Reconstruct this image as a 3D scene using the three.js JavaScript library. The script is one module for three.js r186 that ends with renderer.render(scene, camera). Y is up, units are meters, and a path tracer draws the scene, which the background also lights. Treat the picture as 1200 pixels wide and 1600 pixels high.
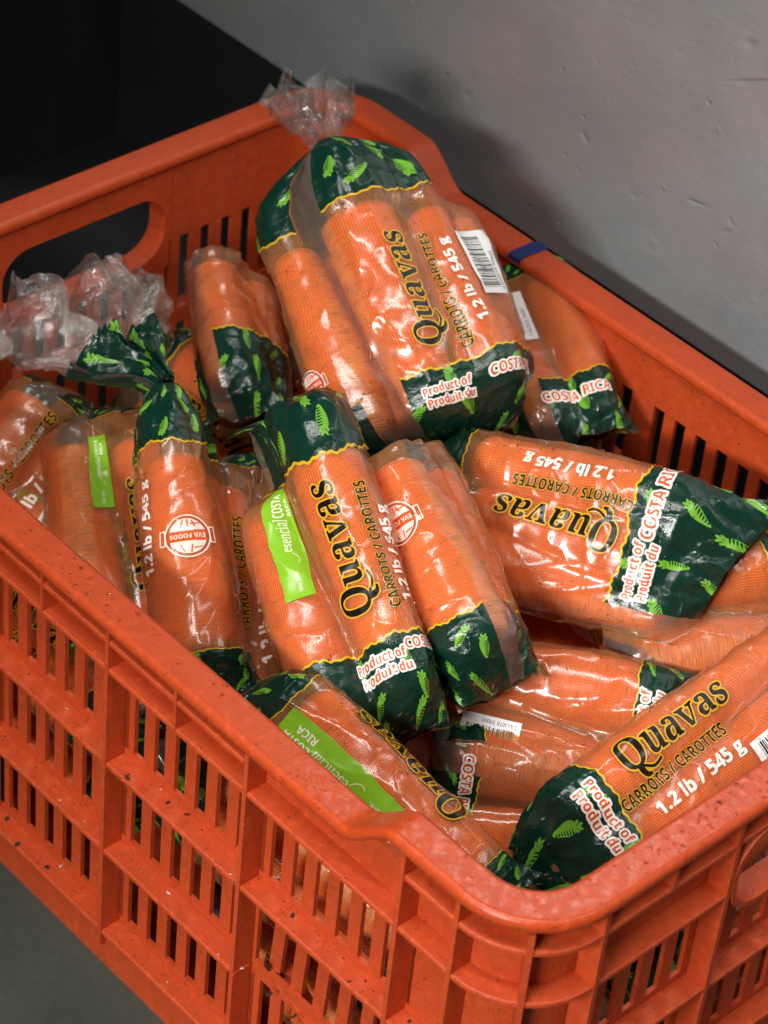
import * as THREE from 'three';
import { mergeGeometries } from 'three/addons/utils/BufferGeometryUtils.js';
import { createNoise3D, createNoise2D } from 'simplex-noise';

// ---------------------------------------------------------------- camera, lamps, exposure
const scene = new THREE.Scene();
const camera = new THREE.PerspectiveCamera(20.68, 3 / 4, 0.05, 60);
camera.position.set(-0.64498, 1.19114, 0.50443);
camera.quaternion.setFromRotationMatrix(new THREE.Matrix4().makeBasis(
  new THREE.Vector3(0.73993, 0.08301, 0.66754), new THREE.Vector3(0.3815, 0.76555, -0.51807), new THREE.Vector3(-0.55404, 0.638, 0.53479)));
camera.focus = 1.42; camera.userData.fStop = 12;
scene.add(camera);
const renderer = new THREE.WebGLRenderer({ antialias: true });
renderer.toneMapping = THREE.LinearToneMapping;
renderer.toneMappingExposure = 1.65;
renderer.outputColorSpace = THREE.SRGBColorSpace;
renderer.shadowMap.enabled = true;
scene.background = new THREE.Color().setRGB(0.018, 0.019, 0.018);      // the dim shop around the crate
const LAMPS = [   // unseen tubes placed for lit sides and glints: centre, size, target, strength
  { at: [-2.35, 1.65, 0.42], w: 1.25, h: 0.17, to: [0.1, 0.2, -0.25], k: 80, label: 'unseen white tube lamp far to the left, lights the long near side' },
  { at: [-0.55, 2.3, 0.12], w: 1.2, h: 0.06, to: [0.2, 0.2, -0.2], k: 52, label: 'unseen white tube lamp above the crate, lights the heap' },
  { at: [1.15, 2.15, -1.25], w: 1.1, h: 0.12, to: [0.1, 0.25, -0.1], k: 16, label: 'unseen white tube lamp beyond the metal wall, gives the rim its sheen' },
  { at: [-1.0, 2.45, -0.62], w: 1.2, h: 0.05, to: [0.2, 0.2, -0.2], k: 48, label: 'unseen thin tube lamp high at the back left, gives glints on the film' },
  { at: [0.75, 2.45, 0.95], w: 1.2, h: 0.05, to: [0.2, 0.2, -0.2], k: 22, label: 'unseen thin tube lamp high to the right, gives glints on the film' },
];

// ---------------------------------------------------------------- helpers
let SEED = 7;
const rnd = () => { SEED = (SEED + 0x6d2b79f5) | 0; let t = Math.imul(SEED ^ (SEED >>> 15), 1 | SEED); t = (t + Math.imul(t ^ (t >>> 7), 61 | t)) ^ t; return ((t ^ (t >>> 14)) >>> 0) / 4294967296; };
const rr = (a, b) => a + (b - a) * rnd();
const n3 = createNoise3D(rnd), n2 = createNoise2D(rnd);
const clamp = (x, a = 0, b = 1) => Math.min(b, Math.max(a, x));
const sm = (a, b, x) => { const t = clamp((x - a) / (b - a)); return t * t * (3 - 2 * t); };
const mix = (a, b, t) => a + (b - a) * t;
const V = (x, y, z) => new THREE.Vector3(x, y, z);
const used = {};
function numbered(name) { const k = used[name] = (used[name] ?? -1) + 1; return k ? name + '_' + String(k).padStart(3, '0') : name; }
function thing(name, label, category, group) {
  const o = new THREE.Group(); o.name = numbered(name); scene.add(o);
  o.userData = { label, category }; if (group) o.userData.group = group;
  return o;
}
function mesh(name, geo, mat, parent, label) {
  const m = new THREE.Mesh(geo, mat); m.castShadow = m.receiveShadow = true;
  if (parent) { m.name = name; parent.add(m); } else { m.name = numbered(name); scene.add(m); }
  if (label) m.userData.label = label;
  return m;
}
function canvasTex(w, h, draw, srgb = true) {
  const c = document.createElement('canvas'); c.width = w; c.height = h;
  const x = c.getContext('2d'); draw(x, w, h);
  const t = new THREE.CanvasTexture(c); if (srgb) t.colorSpace = THREE.SRGBColorSpace;
  t.wrapS = t.wrapT = THREE.RepeatWrapping; t.magFilter = THREE.LinearFilter;
  return t;
}
function dataTex(w, h, fn, srgb = false, mirror = false) {
  const d = new Uint8Array(w * h * 4);
  for (let y = 0; y < h; y++) for (let x = 0; x < w; x++) {
    const c = fn(x / w, y / h), o = (y * w + x) * 4;
    if (typeof c === 'number') d[o] = d[o + 1] = d[o + 2] = clamp(c) * 255; else for (let k = 0; k < 3; k++) d[o + k] = clamp(c[k]) * 255;
    d[o + 3] = 255;
  }
  const t = new THREE.DataTexture(d, w, h); t.magFilter = THREE.LinearFilter;
  t.wrapS = t.wrapT = mirror ? THREE.MirroredRepeatWrapping : THREE.RepeatWrapping;
  if (srgb) t.colorSpace = THREE.SRGBColorSpace;
  t.needsUpdate = true; return t;
}
const rep = (t, a, b) => { const c = t.clone(); c.repeat.set(a, b); c.needsUpdate = true; return c; };
const fbm = (x, y, o = 4) => { let s = 0, a = 0.5; for (let k = 0; k < o; k++) { s += a * n2(x + 17 * k, y - 9 * k); x *= 2.03; y *= 2.03; a *= 0.5; } return s; };
function boxGeo(x0, x1, y0, y1, z0, z1) {                // a box with uv in metres
  const g = new THREE.BoxGeometry(x1 - x0, y1 - y0, z1 - z0); g.translate((x0 + x1) / 2, (y0 + y1) / 2, (z0 + z1) / 2);
  return planarUV(g);
}
function planarUV(g) {
  const p = g.attributes.position, n = g.attributes.normal, uv = new Float32Array(p.count * 2);
  for (let i = 0; i < p.count; i++) {
    const ax = Math.abs(n.getX(i)), ay = Math.abs(n.getY(i)), az = Math.abs(n.getZ(i));
    const x = p.getX(i), y = p.getY(i), z = p.getZ(i);
    if (ay >= ax && ay >= az) { uv[2 * i] = x; uv[2 * i + 1] = z; } else if (ax >= az) { uv[2 * i] = z; uv[2 * i + 1] = y; } else { uv[2 * i] = x; uv[2 * i + 1] = y; }
  }
  g.setAttribute('uv', new THREE.BufferAttribute(uv, 2)); return g;
}

// ---------------------------------------------------------------- lamps
for (const L of LAMPS) {
  const t = thing('unseen_tube_lamp', L.label, 'lamp');
  t.position.set(...L.at); t.lookAt(...L.to);              // +z of the fitting looks at the crate
  mesh('housing', boxGeo(-L.w / 2 - 0.03, L.w / 2 + 0.03, -L.h / 2 - 0.02, L.h / 2 + 0.02, -0.06, -0.004), new THREE.MeshStandardMaterial({ color: 0xd8d8d4, roughness: 0.5 }), t);
  mesh('diffuser', boxGeo(-L.w / 2, L.w / 2, -L.h / 2, L.h / 2, -0.003, 0.004), new THREE.MeshStandardMaterial({ color: 0x222222, emissive: 0xfff6ea, emissiveIntensity: 3, roughness: 0.6 }), t);
  const a = new THREE.RectAreaLight(new THREE.Color().setRGB(1, 0.97, 0.93), L.k, L.w, L.h);
  a.position.set(0, 0, 0.012); a.rotation.y = Math.PI; a.name = 'tube_glow'; t.add(a);
}

// ---------------------------------------------------------------- setting: floor, metal wall, black panel
const floorTex = dataTex(512, 512, (u, v) => { const n = 0.5 + 0.35 * fbm(u * 5, v * 5, 5) + 0.12 * n2(u * 90, v * 90); return [0.165 + 0.11 * n, 0.190 + 0.11 * n, 0.163 + 0.10 * n]; }, true, true);
const floorMat = new THREE.MeshStandardMaterial({ map: rep(floorTex, 1.2, 1.2), roughness: 0.75, bumpMap: rep(floorTex, 4, 4), bumpScale: 0.001 });
{
  const f = mesh('floor', planarUV(new THREE.PlaneGeometry(8, 8).rotateX(-Math.PI / 2)), floorMat);
  f.userData = { kind: 'structure', label: 'dark grey green concrete floor' };
}
const steelTex = dataTex(1024, 512, (u, v) => {
  const s = fbm(u * 4, v * 3, 5), m = fbm(u * 9 + 40, v * 7 + 11, 4), g = n2(u * 40, v * 320) * 0.018 + n2(u * 300, v * 200) * 0.008;
  const k = 0.69 + 0.035 * s + 0.03 * m + g, warm = 0.03 * sm(-0.1, 0.5, fbm(u * 3 + 5, v * 3 + 77, 3));
  return [k * 0.94 + warm, k * 0.985, k - warm * 0.6];
}, true, true);
const dents = []; for (let i = 0; i < 420; i++) dents.push([rnd(), rnd(), 0.0016 + 0.005 * Math.pow(rnd(), 3), rr(-1, 0.6), rr(-0.6, 0.6)]);
const scr = []; for (let i = 0; i < 26; i++) { const a = rnd(), b = rnd(), t = rr(-0.9, -0.2), l = rr(0.02, 0.09); scr.push([a, b, a + l * Math.cos(t) / 2, b + l * Math.sin(t)]); }
const steelBump = dataTex(1024, 512, (u, v) => {
  let h = 0.5 + 0.04 * fbm(u * 20, v * 10, 3) + 0.015 * n2(u * 300, v * 150);
  for (const [a, b, c, d] of scr) { const dx = c - a, dy = d - b, t = clamp(((u - a) * dx + (v - b) * dy) / (dx * dx + dy * dy)), q = Math.hypot((u - a - t * dx) * 2, v - b - t * dy); if (q < 0.003) h -= 0.35 * (1 - q / 0.003) * Math.sin(Math.PI * clamp(t, 0.05, 0.95)); }
  for (const [a, b, r, k, s] of dents) { const dx = (u - a) * 2, dy = (v - b) + dx * s; const q = (dx * dx * 0.5 + dy * dy) / (r * r); if (q < 6) h += 0.35 * k * Math.exp(-q); }
  return h;
}, false, true);
const steelRough = dataTex(512, 256, (u, v) => 0.42 + 0.05 * fbm(u * 7, v * 5, 5) + 0.04 * n2(u * 120, v * 60), false, true);
const steelMat = new THREE.MeshStandardMaterial({ map: rep(steelTex, 1, 2), metalness: 0.55, roughness: 1, roughnessMap: rep(steelRough, 1, 2), bumpMap: rep(steelBump, 1, 2), bumpScale: 0.0032 });
{
  const w = mesh('metal_wall', boxGeo(0.45, 0.47, 0.221, 0.66, -1.5, 1.3), steelMat);
  w.userData = { kind: 'structure', label: 'stained grey sheet metal wall behind the crate' };
  const k = mesh('kick_panel', boxGeo(0.52, 0.54, 0, 0.2205, -1.5, 1.3), new THREE.MeshStandardMaterial({ color: 0x15191a, roughness: 0.7 }));
  k.userData = { kind: 'structure', label: 'black recessed panel below the metal wall' };
  const black = new THREE.MeshStandardMaterial({ color: 0x121617, roughness: 0.65 });
  const part = (name, g, label) => { mesh(name, g, black).userData = { kind: 'structure', label }; };
  part('black_panel', boxGeo(-0.85, 0.4495, 0, 1.3, -0.98, -0.95), 'plain black wall behind the hand hole end of the crate');
  part('black_panel', boxGeo(0.4497, 0.5195, 0, 0.2205, -0.98, -0.95), 'foot of the black wall below the metal wall');
  part('black_panel', boxGeo(-0.85, -0.82, 0, 1.0, -0.949, -0.19), 'unseen black panel added left of the crate to shade the metal wall');  // added out of view, keeps the left lamp off the far metal wall
  part('added_shade_board', boxGeo(-0.85, 0.4495, 1.002, 1.03, -0.949, -0.46), 'unseen black board added overhead to shade the back of the metal wall');  // added out of view, blocks overhead lamps so the metal wall darkens backwards
  part('black_floor_sheet', boxGeo(-0.819, 0.519, 0.004, 0.012, -0.949, -0.62), 'black sheet over the floor behind the crate');  // thin sheet over the floor, makes the area behind the crate black
}

// ---------------------------------------------------------------- the crate
const CW = 0.406, CL = 0.596, CR = 0.045;                       // width (x), length (-z), corner radius
const HLO = 0.258, HHI = 0.2806, MIN = 0.2596, ROW = [0.2249, 0.159, 0.0942, 0.0307];
const plasticTex = dataTex(1024, 1024, (u, v) => {
  const n = fbm(u * 6, v * 6, 5), w = fbm(u * 22 + 31, v * 22, 4), speck = sm(0.66, 0.85, n2(u * 60, v * 95)) * sm(0.15, 0.6, n2(u * 9, v * 9 + 5)) + 0.10 * sm(0.35, 0.8, fbm(u * 12 + 9, v * 12, 5));
  const k = 1 + 0.04 * n + 0.03 * w, d = 1 - 0.6 * speck, pale = 0.03 * sm(0.15, 0.6, w);
  return [(0.725 * k) * d + pale, (0.268 * k) * d + pale, (0.106 * k) * d + pale];
}, true, true);
const plasticRough = dataTex(512, 512, (u, v) => 0.56 + 0.16 * fbm(u * 9, v * 9, 5) + 0.05 * n2(u * 100, v * 100), false, true);
const plasticBump = dataTex(1024, 1024, (u, v) => 0.5 + 0.12 * n2(u * 200, v * 200) + 0.16 * fbm(u * 40, v * 40, 4) - 0.35 * Math.pow(1 - Math.abs(n2(u * 7 + 0.3 * n2(u * 3, v * 3), v * 30)), 18), false, true);
const plastic = new THREE.MeshPhysicalMaterial({ map: rep(plasticTex, 5, 5), roughness: 1, roughnessMap: rep(plasticRough, 6, 6), bumpMap: rep(plasticBump, 6, 6), bumpScale: 0.00025, ior: 1.5 });
// the rim is wet and rubbed round the front corner (both ends of its length of 1.93 m)
const RIMLEN = 1.93, wetAt = (u) => Math.max(sm(0.66, 0.82, u), 1 - sm(0.03, 0.13, u));
const wetRough = dataTex(2048, 128, (u, v) => { const a = fbm(u * 1.93 * 110, v * 0.07 * 110, 5); return mix(0.46 + 0.06 * a, mix(0.40, 0.25, sm(-0.4, 0.7, a)), wetAt(u)); });
const wetBump = dataTex(2048, 128, (u, v) => { const x = u * 1.93, y = v * 0.07, a = sm(-0.4, 0.5, fbm(x * 90, y * 90, 4)), b = sm(0.45, 0.7, n2(x * 330, y * 330 + 9)); return 0.3 + (0.30 * a + 0.22 * b) * (0.12 + 0.88 * wetAt(u)) + 0.03 * n2(x * 500, y * 500); });
const rimPlastic = new THREE.MeshPhysicalMaterial({ map: rep(plasticTex, 5, 5), roughness: 1, roughnessMap: rep(wetRough, 1 / RIMLEN, 1 / 0.07), bumpMap: rep(wetBump, 1 / RIMLEN, 1 / 0.07), bumpScale: 0.00035, ior: 1.5 });

// outline of the crate seen from above, each point with its inward normal and a side tag
const OUT = [];
{
  const seg = (x0, z0, x1, z1, n, nx, nz, side) => { for (let i = 0; i < n; i++) OUT.push({ x: mix(x0, x1, i / n), z: mix(z0, z1, i / n), nx, nz, side }); };
  const arc = (cx, cz, a0, n, side) => { for (let i = 0; i < n; i++) { const a = a0 + Math.PI / 2 * i / n; OUT.push({ x: cx + CR * Math.cos(a), z: cz + CR * Math.sin(a), nx: -Math.cos(a), nz: -Math.sin(a), side }); } };
  const N = 240, M = 150;
  seg(0, -CR, 0, -(CL - CR), N, 1, 0, 'left');                                  // left long wall, towards the back
  arc(CR, -(CL - CR), Math.PI, 12, 'corner');
  seg(CR, -CL, CW - CR, -CL, M, 0, 1, 'back');
  arc(CW - CR, -(CL - CR), 1.5 * Math.PI, 12, 'corner');
  seg(CW, -(CL - CR), CW, -CR, N, -1, 0, 'right');
  arc(CW - CR, -CR, 0, 12, 'corner');
  seg(CW - CR, 0, CR, 0, M, 0, -1, 'front');
  arc(CR, -CR, Math.PI / 2, 12, 'corner');
}
function rimH(p) {                                                  // height of the rim's top: lower along the middle of the long sides
  if (p.side !== 'left' && p.side !== 'right') return HHI;
  const d = Math.min(-p.z, CL + p.z);
  return mix(HHI, HLO, sm(0.089, 0.124, d));
}
const inHole = (p) => (p.side === 'front' || p.side === 'back') && p.x > 0.1385 && p.x < CW - 0.1385;
// sweeps a closed cross-section [[depth, height], ...] along the parts of the outline that pass
function sweep(section, pass = () => true, lift = () => 0) {
  const n = OUT.length, geos = []; let start = 0;
  const ok = OUT.map(pass), all = ok.every(Boolean);
  const runs = [];
  if (all) runs.push([...Array(n + 1).keys()].map((i) => i % n));
  else {
    while (ok[start]) start++;
    let run = null;
    for (let k = 0; k <= n; k++) { const i = (start + k) % n; if (ok[i] && k < n) (run ??= []).push(i); else if (run) { if (run.length > 1) runs.push(run); run = null; } }
  }
  for (const run of runs) {
    // straight stretches need few points
    const keep = run.filter((i, k) => k === 0 || k === run.length - 1 || OUT[i].side === 'corner' || OUT[run[k - 1]].side === 'corner' || OUT[run[k + 1]].side === 'corner' || (lift.fine && Math.abs(lift(OUT[run[k + 1]]) - lift(OUT[run[k - 1]])) > 1e-6));
    const pos = [], uv = [], idx = [], m = section.length; let s = 0, prev = null;
    const ring = (i) => { const p = OUT[i]; if (prev) s += Math.hypot(p.x - prev.x, p.z - prev.z); prev = p; const y = lift(p); let t = 0;
      for (let j = 0; j <= m; j++) { const [d, h] = section[j % m]; if (j) t += Math.hypot(d - section[j - 1][0], h - section[j - 1][1]); pos.push(p.x + p.nx * d, h + y, p.z + p.nz * d); uv.push(s, t); } };
    keep.forEach(ring);
    for (let a = 0; a < keep.length - 1; a++) for (let j = 0; j < m; j++) { const q = a * (m + 1) + j, r = q + m + 1; idx.push(q, q + 1, r, q + 1, r + 1, r); }
    if (!all) for (const e of [0, keep.length - 1]) for (let j = 1; j < m - 1; j++) { const q = e * (m + 1); e ? idx.push(q, q + j + 1, q + j) : idx.push(q, q + j, q + j + 1); }
    const g = new THREE.BufferGeometry(); g.setAttribute('position', new THREE.Float32BufferAttribute(pos, 3)); g.setAttribute('uv', new THREE.Float32BufferAttribute(uv, 2)); g.setIndex(idx);
    const f = g.toNonIndexed(); f.computeVertexNormals(); geos.push(section.smooth ? smoothed(g) : f);
  }
  return geos;
}
function smoothed(g) { const k = g.clone(); k.computeVertexNormals(); return k.toNonIndexed(); }
function rounded(d0, d1, y0, y1, r, n = 4) {
  const out = [];
  for (const [cx, cy, a] of [[d1 - r, y0 + r, -90], [d1 - r, y1 - r, 0], [d0 + r, y1 - r, 90], [d0 + r, y0 + r, 180]])
    for (let i = 0; i <= n; i++) { const t = (a + 90 * i / n) * Math.PI / 180; out.push([cx + r * Math.cos(t), cy + r * Math.sin(t)]); }
  out.reverse(); out.smooth = true; return out;
}
const rect = (d0, d1, y0, y1) => [[d0, y0], [d0, y1], [d1, y1], [d1, y0]];
const sweepMesh = (name, geos, mat, parent) => geos.forEach((g) => mesh(name, g, mat, parent));
const crate = thing('plastic_crate', 'orange red plastic crate with slotted sides full of carrot bags', 'crate');
{
  const lift = (p) => rimH(p); lift.fine = true;
  sweepMesh('rim', sweep(rounded(-0.002, 0.0195, -0.0085, 0, 0.0036), undefined, lift), rimPlastic, crate);
  const PD = 0.0122, PE = 0.0148;                                     // depth of the wall panels
  const B = ROW.map((y) => [y - 0.007, y + 0.0045]);                  // solid bands behind the ledges
  // solid bands of the wall
  sweepMesh('base_band', sweep(rect(0.0035, PE, 0, ROW[3] - 0.0016)), plastic, crate);
  sweepMesh('wall_band', sweep(rect(PD, PE, ROW[3] - 0.0014, B[3][1])), plastic, crate);
  for (const k of [2, 1]) sweepMesh('wall_band', sweep(rect(PD, PE, ...B[k])), plastic, crate);
  {                                                                    // the top band follows the rim
    const g = []; const parts = [(p) => !inHole(p)];
    const sec = (y0, y1) => rect(PD, PE, y0, y1);
    const lowOnly = (p) => !inHole(p);
    g.push(sweep(sec(B[0][0], HLO - 0.0083), lowOnly));
    const high = (p) => !inHole(p) && rimH(p) > HLO + 0.0005;
    const top = sec(HLO - 0.0082, HLO - 0.0082 + 0.0001); 
    const run = sweep(rect(PD, PE, -0.0304, -0.0082), (p) => high(p) && rimH(p) > HHI - 0.0005, (p) => HHI - 0.0003); g.push(run);
    const slope = sweep(rect(PD, PE, -0.012, -0.004), (p) => (p.side === 'left' || p.side === 'right') && rimH(p) < HHI - 0.0004 && rimH(p) > HLO + 0.0004, Object.assign((p) => rimH(p) - 0.002, { fine: true })); g.push(slope);
    g.flat().forEach((q) => mesh('wall_band', q, plastic, crate));
  }
  // corners are solid between the bands, and so are the ends of the long walls
  const corner = (p) => p.side === 'corner' || ((p.side === 'left' || p.side === 'right') && Math.min(-p.z, CL + p.z) < 0.0466 + 0.035) || ((p.side === 'front' || p.side === 'back') && Math.min(p.x, CW - p.x) < 0.05);
  for (const [a, b] of [[0, 1], [1, 2], [2, 3]]) sweepMesh('corner_panel', sweep(rect(PD, PE, B[b][1] + 0.0002, B[a][0] - 0.0002), corner), plastic, crate);
  // ledges
  const ledge = (y, pass, d = 0.0121) => sweepMesh('ledge', sweep([[0, y - 0.0028], [0, y - 0.0009], [0.0003, y - 0.0003], [0.0009, y], [d, y], [d, y - 0.0028]], pass), plastic, crate);
  const broken = (p) => p.side === 'left' && p.z < -0.083 && p.z > -0.187;
  ledge(ROW[3]); ledge(ROW[2], (p) => !broken(p)); ledge(ROW[1]); ledge(ROW[0], (p) => !inHole(p));
  const d2 = (p) => Math.min(-p.z, CL + p.z);
  ledge(MIN, (p) => (p.side === 'corner' || p.side === 'front' || p.side === 'back' || d2(p) < 0.0825));
  ledge(0.2438, (p) => (p.side === 'left' || p.side === 'right') && d2(p) > 0.1905);
  // ribs
  const rib = (side, at, y0, y1, w = 0.0028) => {
    const a = at - w / 2, b = at + w / 2, e = 0.0004, d = 0.0119;
    const g = side === 'left' ? boxGeo(-e, d, y0, y1, a, b) : side === 'right' ? boxGeo(CW - d, CW + e, y0, y1, a, b) : side === 'front' ? boxGeo(a, b, y0, y1, -d, e) : boxGeo(a, b, y0, y1, -CL - e, -CL + d);
    mesh('rib', g, plastic, crate);
  };
  const ZR = [-0.298 + 0.2155, -0.298 + 0.1078, -0.298, -0.298 - 0.1078, -0.298 - 0.2155];
  for (const s of ['left', 'right']) {
    for (const z of ZR) rib(s, z, ROW[3] - 0.012, (Math.abs(z + 0.298) > 0.2 ? HHI : HLO) - 0.0084);
    for (const z of [-0.0466, -CL + 0.0466]) rib(s, z, 0.002, HHI - 0.0084);
    for (const z of [-0.298 + 0.0539, -0.298 - 0.0539]) rib(s, z, ROW[0], HLO - 0.0084, 0.002);
  }
  for (const s of ['front', 'back']) for (const x of [0.048, 0.137, CW - 0.137, CW - 0.048]) rib(s, x, 0.002, HHI - 0.0084);
  for (const x of [0.0925, CW - 0.0925]) rib('front', x, MIN, HHI - 0.0084, 0.002);
  // seams down the rounded corners
  for (const i of [0, 1, 2, 3]) {
    const cx = i & 1 ? CW - CR : CR, cz = i & 2 ? -(CL - CR) : -CR, a = [Math.PI * 0.75, Math.PI * 0.25, Math.PI * 1.25, Math.PI * 1.75][i];
    const g = new THREE.BoxGeometry(0.0135, HHI - 0.0104, 0.003); g.translate(CR - 0.0062, (HHI - 0.0104) / 2 + 0.001, 0); g.rotateY(-a); g.translate(cx, 0, cz);
    mesh('corner_rib', planarUV(g), plastic, crate);
  }
  // slats between the slots
  const SW = 0.0082, PITCH = 0.0164, slatGeo = {};
  const slat = (side, at, y0, y1, bend) => {
    const h = y1 - y0, variant = Math.floor(rnd() * 7), key = side + h.toFixed(4) + (bend || '') + variant;
    const along = side === 'left' || side === 'right';
    let g = slatGeo[key];
    if (!g) {
      g = along ? new THREE.BoxGeometry(PE - PD, h, SW, 1, 8, 1) : new THREE.BoxGeometry(SW, h, PE - PD, 1, 8, 1);
      if (bend) { const p = g.attributes.position; for (let i = 0; i < p.count; i++) { const t = clamp(0.5 - p.getY(i) / h); p.setZ(i, p.getZ(i) + bend * t); p.setX(i, p.getX(i) + 0.5 * Math.abs(bend) * t); } g.computeVertexNormals(); }
      planarUV(g); { const q = g.attributes.uv, ox = rnd(), oy = rnd(); for (let i = 0; i < q.count; i++) q.setXY(i, q.getX(i) + ox, q.getY(i) + oy); } slatGeo[key] = g;
    }
    const m = mesh('slat', g, plastic, crate), c = (PD + PE) / 2;
    if (side === 'left') m.position.set(c, (y0 + y1) / 2, at); else if (side === 'right') m.position.set(CW - c, (y0 + y1) / 2, at); else if (side === 'front') m.position.set(at, (y0 + y1) / 2, -c); else m.position.set(at, (y0 + y1) / 2, -CL + c);
  };
  for (const side of ['left', 'right']) for (const [a, b] of side === 'left' ? [[0, 1], [1, 2], [2, 3]] : [[0, 1]]) for (let bay = 0; bay < 4; bay++) {
    const mid = (ZR[bay] + ZR[bay + 1]) / 2, torn = side === 'left' && bay === 0 && a === 1;
    for (let k = -3; k <= 3; k++) {
      if (torn && k === 3) continue;
      const edge = Math.abs(k) === 3;
      slat(side, mid - k * PITCH, B[b][1], B[a][0], torn && !edge ? -0.0045 - 0.0006 * k : 0);
      if (edge) slat(side, mid - k * PITCH - Math.sign(k) * 0.0044, B[b][1] + 0.0001, B[a][0] - 0.0001, torn ? 0 : 0);
    }
  }
  // rows of the right wall below the first are hidden by the bags: one solid panel
  mesh('wall_panel', boxGeo(CW - PE, CW - PD, B[3][1] + 0.0003, B[1][0] - 0.0003, -CL + CR + 0.037, -CR - 0.037), plastic, crate);
  for (const side of ['front', 'back']) {
    for (const [a, b] of [[0, 1], [1, 2]]) {
      for (const [x0, x1] of [[0.05, 0.137], [CW - 0.137, CW - 0.05]]) {
        const n = 5, mid = (x0 + x1) / 2; for (let k = 0; k <= n; k++) slat(side, mid + (k - n / 2) * PITCH, B[b][1], B[a][0], 0);
      }
      const n = 7; for (let k = 0; k <= n; k++) slat(side, CW / 2 + (k - n / 2) * PITCH, B[b][1], a === 0 ? 0.199 : B[a][0], 0);
    }
    mesh('wall_panel', boxGeo(0.0505, CW - 0.0505, B[3][1] + 0.0003, B[2][0] - 0.0003, side === 'front' ? -PE : -CL + PD, side === 'front' ? -PD : -CL + PE), plastic, crate);
    // panel with the hand hole and the lip round it
    const stadium = (cx, cy, w, h, r) => { const s = new THREE.Shape(); s.moveTo(cx - w + r, cy - h); s.lineTo(cx + w - r, cy - h); s.absarc(cx + w - r, cy - h + r, r, -Math.PI / 2, 0); s.lineTo(cx + w, cy + h - r); s.absarc(cx + w - r, cy + h - r, r, 0, Math.PI / 2); s.lineTo(cx - w + r, cy + h); s.absarc(cx - w + r, cy + h - r, r, Math.PI / 2, Math.PI); s.lineTo(cx - w, cy - h + r); s.absarc(cx - w + r, cy - h + r, r, Math.PI, 1.5 * Math.PI); return s; };
    const y0 = 0.1992, y1 = HHI - 0.0083, sh = new THREE.Shape([new THREE.Vector2(0.138, y0), new THREE.Vector2(CW - 0.138, y0), new THREE.Vector2(CW - 0.138, y1), new THREE.Vector2(0.138, y1)]);
    const cx = CW / 2, cy = 0.2305, w = 0.0605, h = 0.0235, r = 0.0205;
    sh.holes.push(stadium(cx, cy, w, h, r));
    const g = new THREE.ExtrudeGeometry(sh, { depth: PE - PD, bevelEnabled: false, curveSegments: 10 }); g.translate(0, 0, side === 'front' ? -PE : -CL + PD);
    mesh('handle_panel', planarUV(g), plastic, crate);
    const lip = stadium(cx, cy, w + 0.003, h + 0.003, r + 0.003); lip.holes.push(stadium(cx, cy, w + 0.0002, h + 0.0002, r));
    const gl = new THREE.ExtrudeGeometry(lip, { depth: 0.0126, bevelEnabled: true, bevelSize: 0.0006, bevelThickness: 0.0006, bevelSegments: 2, curveSegments: 10 }); gl.translate(0, 0, side === 'front' ? -0.0128 : -CL);
    mesh('handle_lip', planarUV(gl), plastic, crate);
  }
  // the torn ledge in the bay nearest the front corner
  {
    const pos = [], idx = [], uv = [], N = 30;
    for (let i = 0; i <= N; i++) { const t = i / N, z = mix(-0.0832, -0.176, t), dx = 0.014 * sm(0.2, 1, t), dy = -0.004 * sm(0.1, 1, t) + 0.010 * sm(0.7, 1, t) * 0.6;
      for (const [d, h] of rect(0, 0.0121, ROW[2] - 0.0028, ROW[2])) { pos.push(d + dx, h + dy + (i === N ? 0.003 * n2(d * 400, h * 300) : 0), z + (i === N ? 0.006 * n2(d * 300, 4) : 0)); uv.push(z, d + h); } }
    for (let i = 0; i < N; i++) for (let j = 0; j < 4; j++) { const a = i * 4 + j, b = i * 4 + (j + 1) % 4; idx.push(a, b, a + 4, b, b + 4, a + 4); }
    idx.push(N * 4, N * 4 + 2, N * 4 + 1, N * 4, N * 4 + 3, N * 4 + 2);
    const g = new THREE.BufferGeometry(); g.setAttribute('position', new THREE.Float32BufferAttribute(pos, 3)); g.setAttribute('uv', new THREE.Float32BufferAttribute(uv, 2)); g.setIndex(idx); const f = g.toNonIndexed(); f.computeVertexNormals();
    mesh('ledge', f, plastic, crate, 'torn ledge bent inwards');
    const sh = []; for (let k = 0; k < 6; k++) { const w = rr(0.002, 0.0045), s = new THREE.Shape([new THREE.Vector2(-w, 0), new THREE.Vector2(w, 0), new THREE.Vector2(w * rr(-0.6, 0.8), rr(0.004, 0.009))]), g = new THREE.ExtrudeGeometry(s, { depth: 0.0016, bevelEnabled: false }); g.rotateY(Math.PI / 2 + rr(-0.5, 0.5)); g.rotateZ(rr(-0.6, 0.6)); g.rotateX(rr(-0.5, 0.9)); g.translate(0.0135 + rr(-0.004, 0.003), ROW[2] + rr(-0.003, 0.004), -0.178 + rr(-0.004, 0.008)); sh.push(g); }
    mesh('torn_edge', planarUV(mergeGeometries(sh)), new THREE.MeshStandardMaterial({ color: 0x4a1c10, roughness: 0.7 }), crate, 'dirty dark torn plastic splinters');
  }
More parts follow.
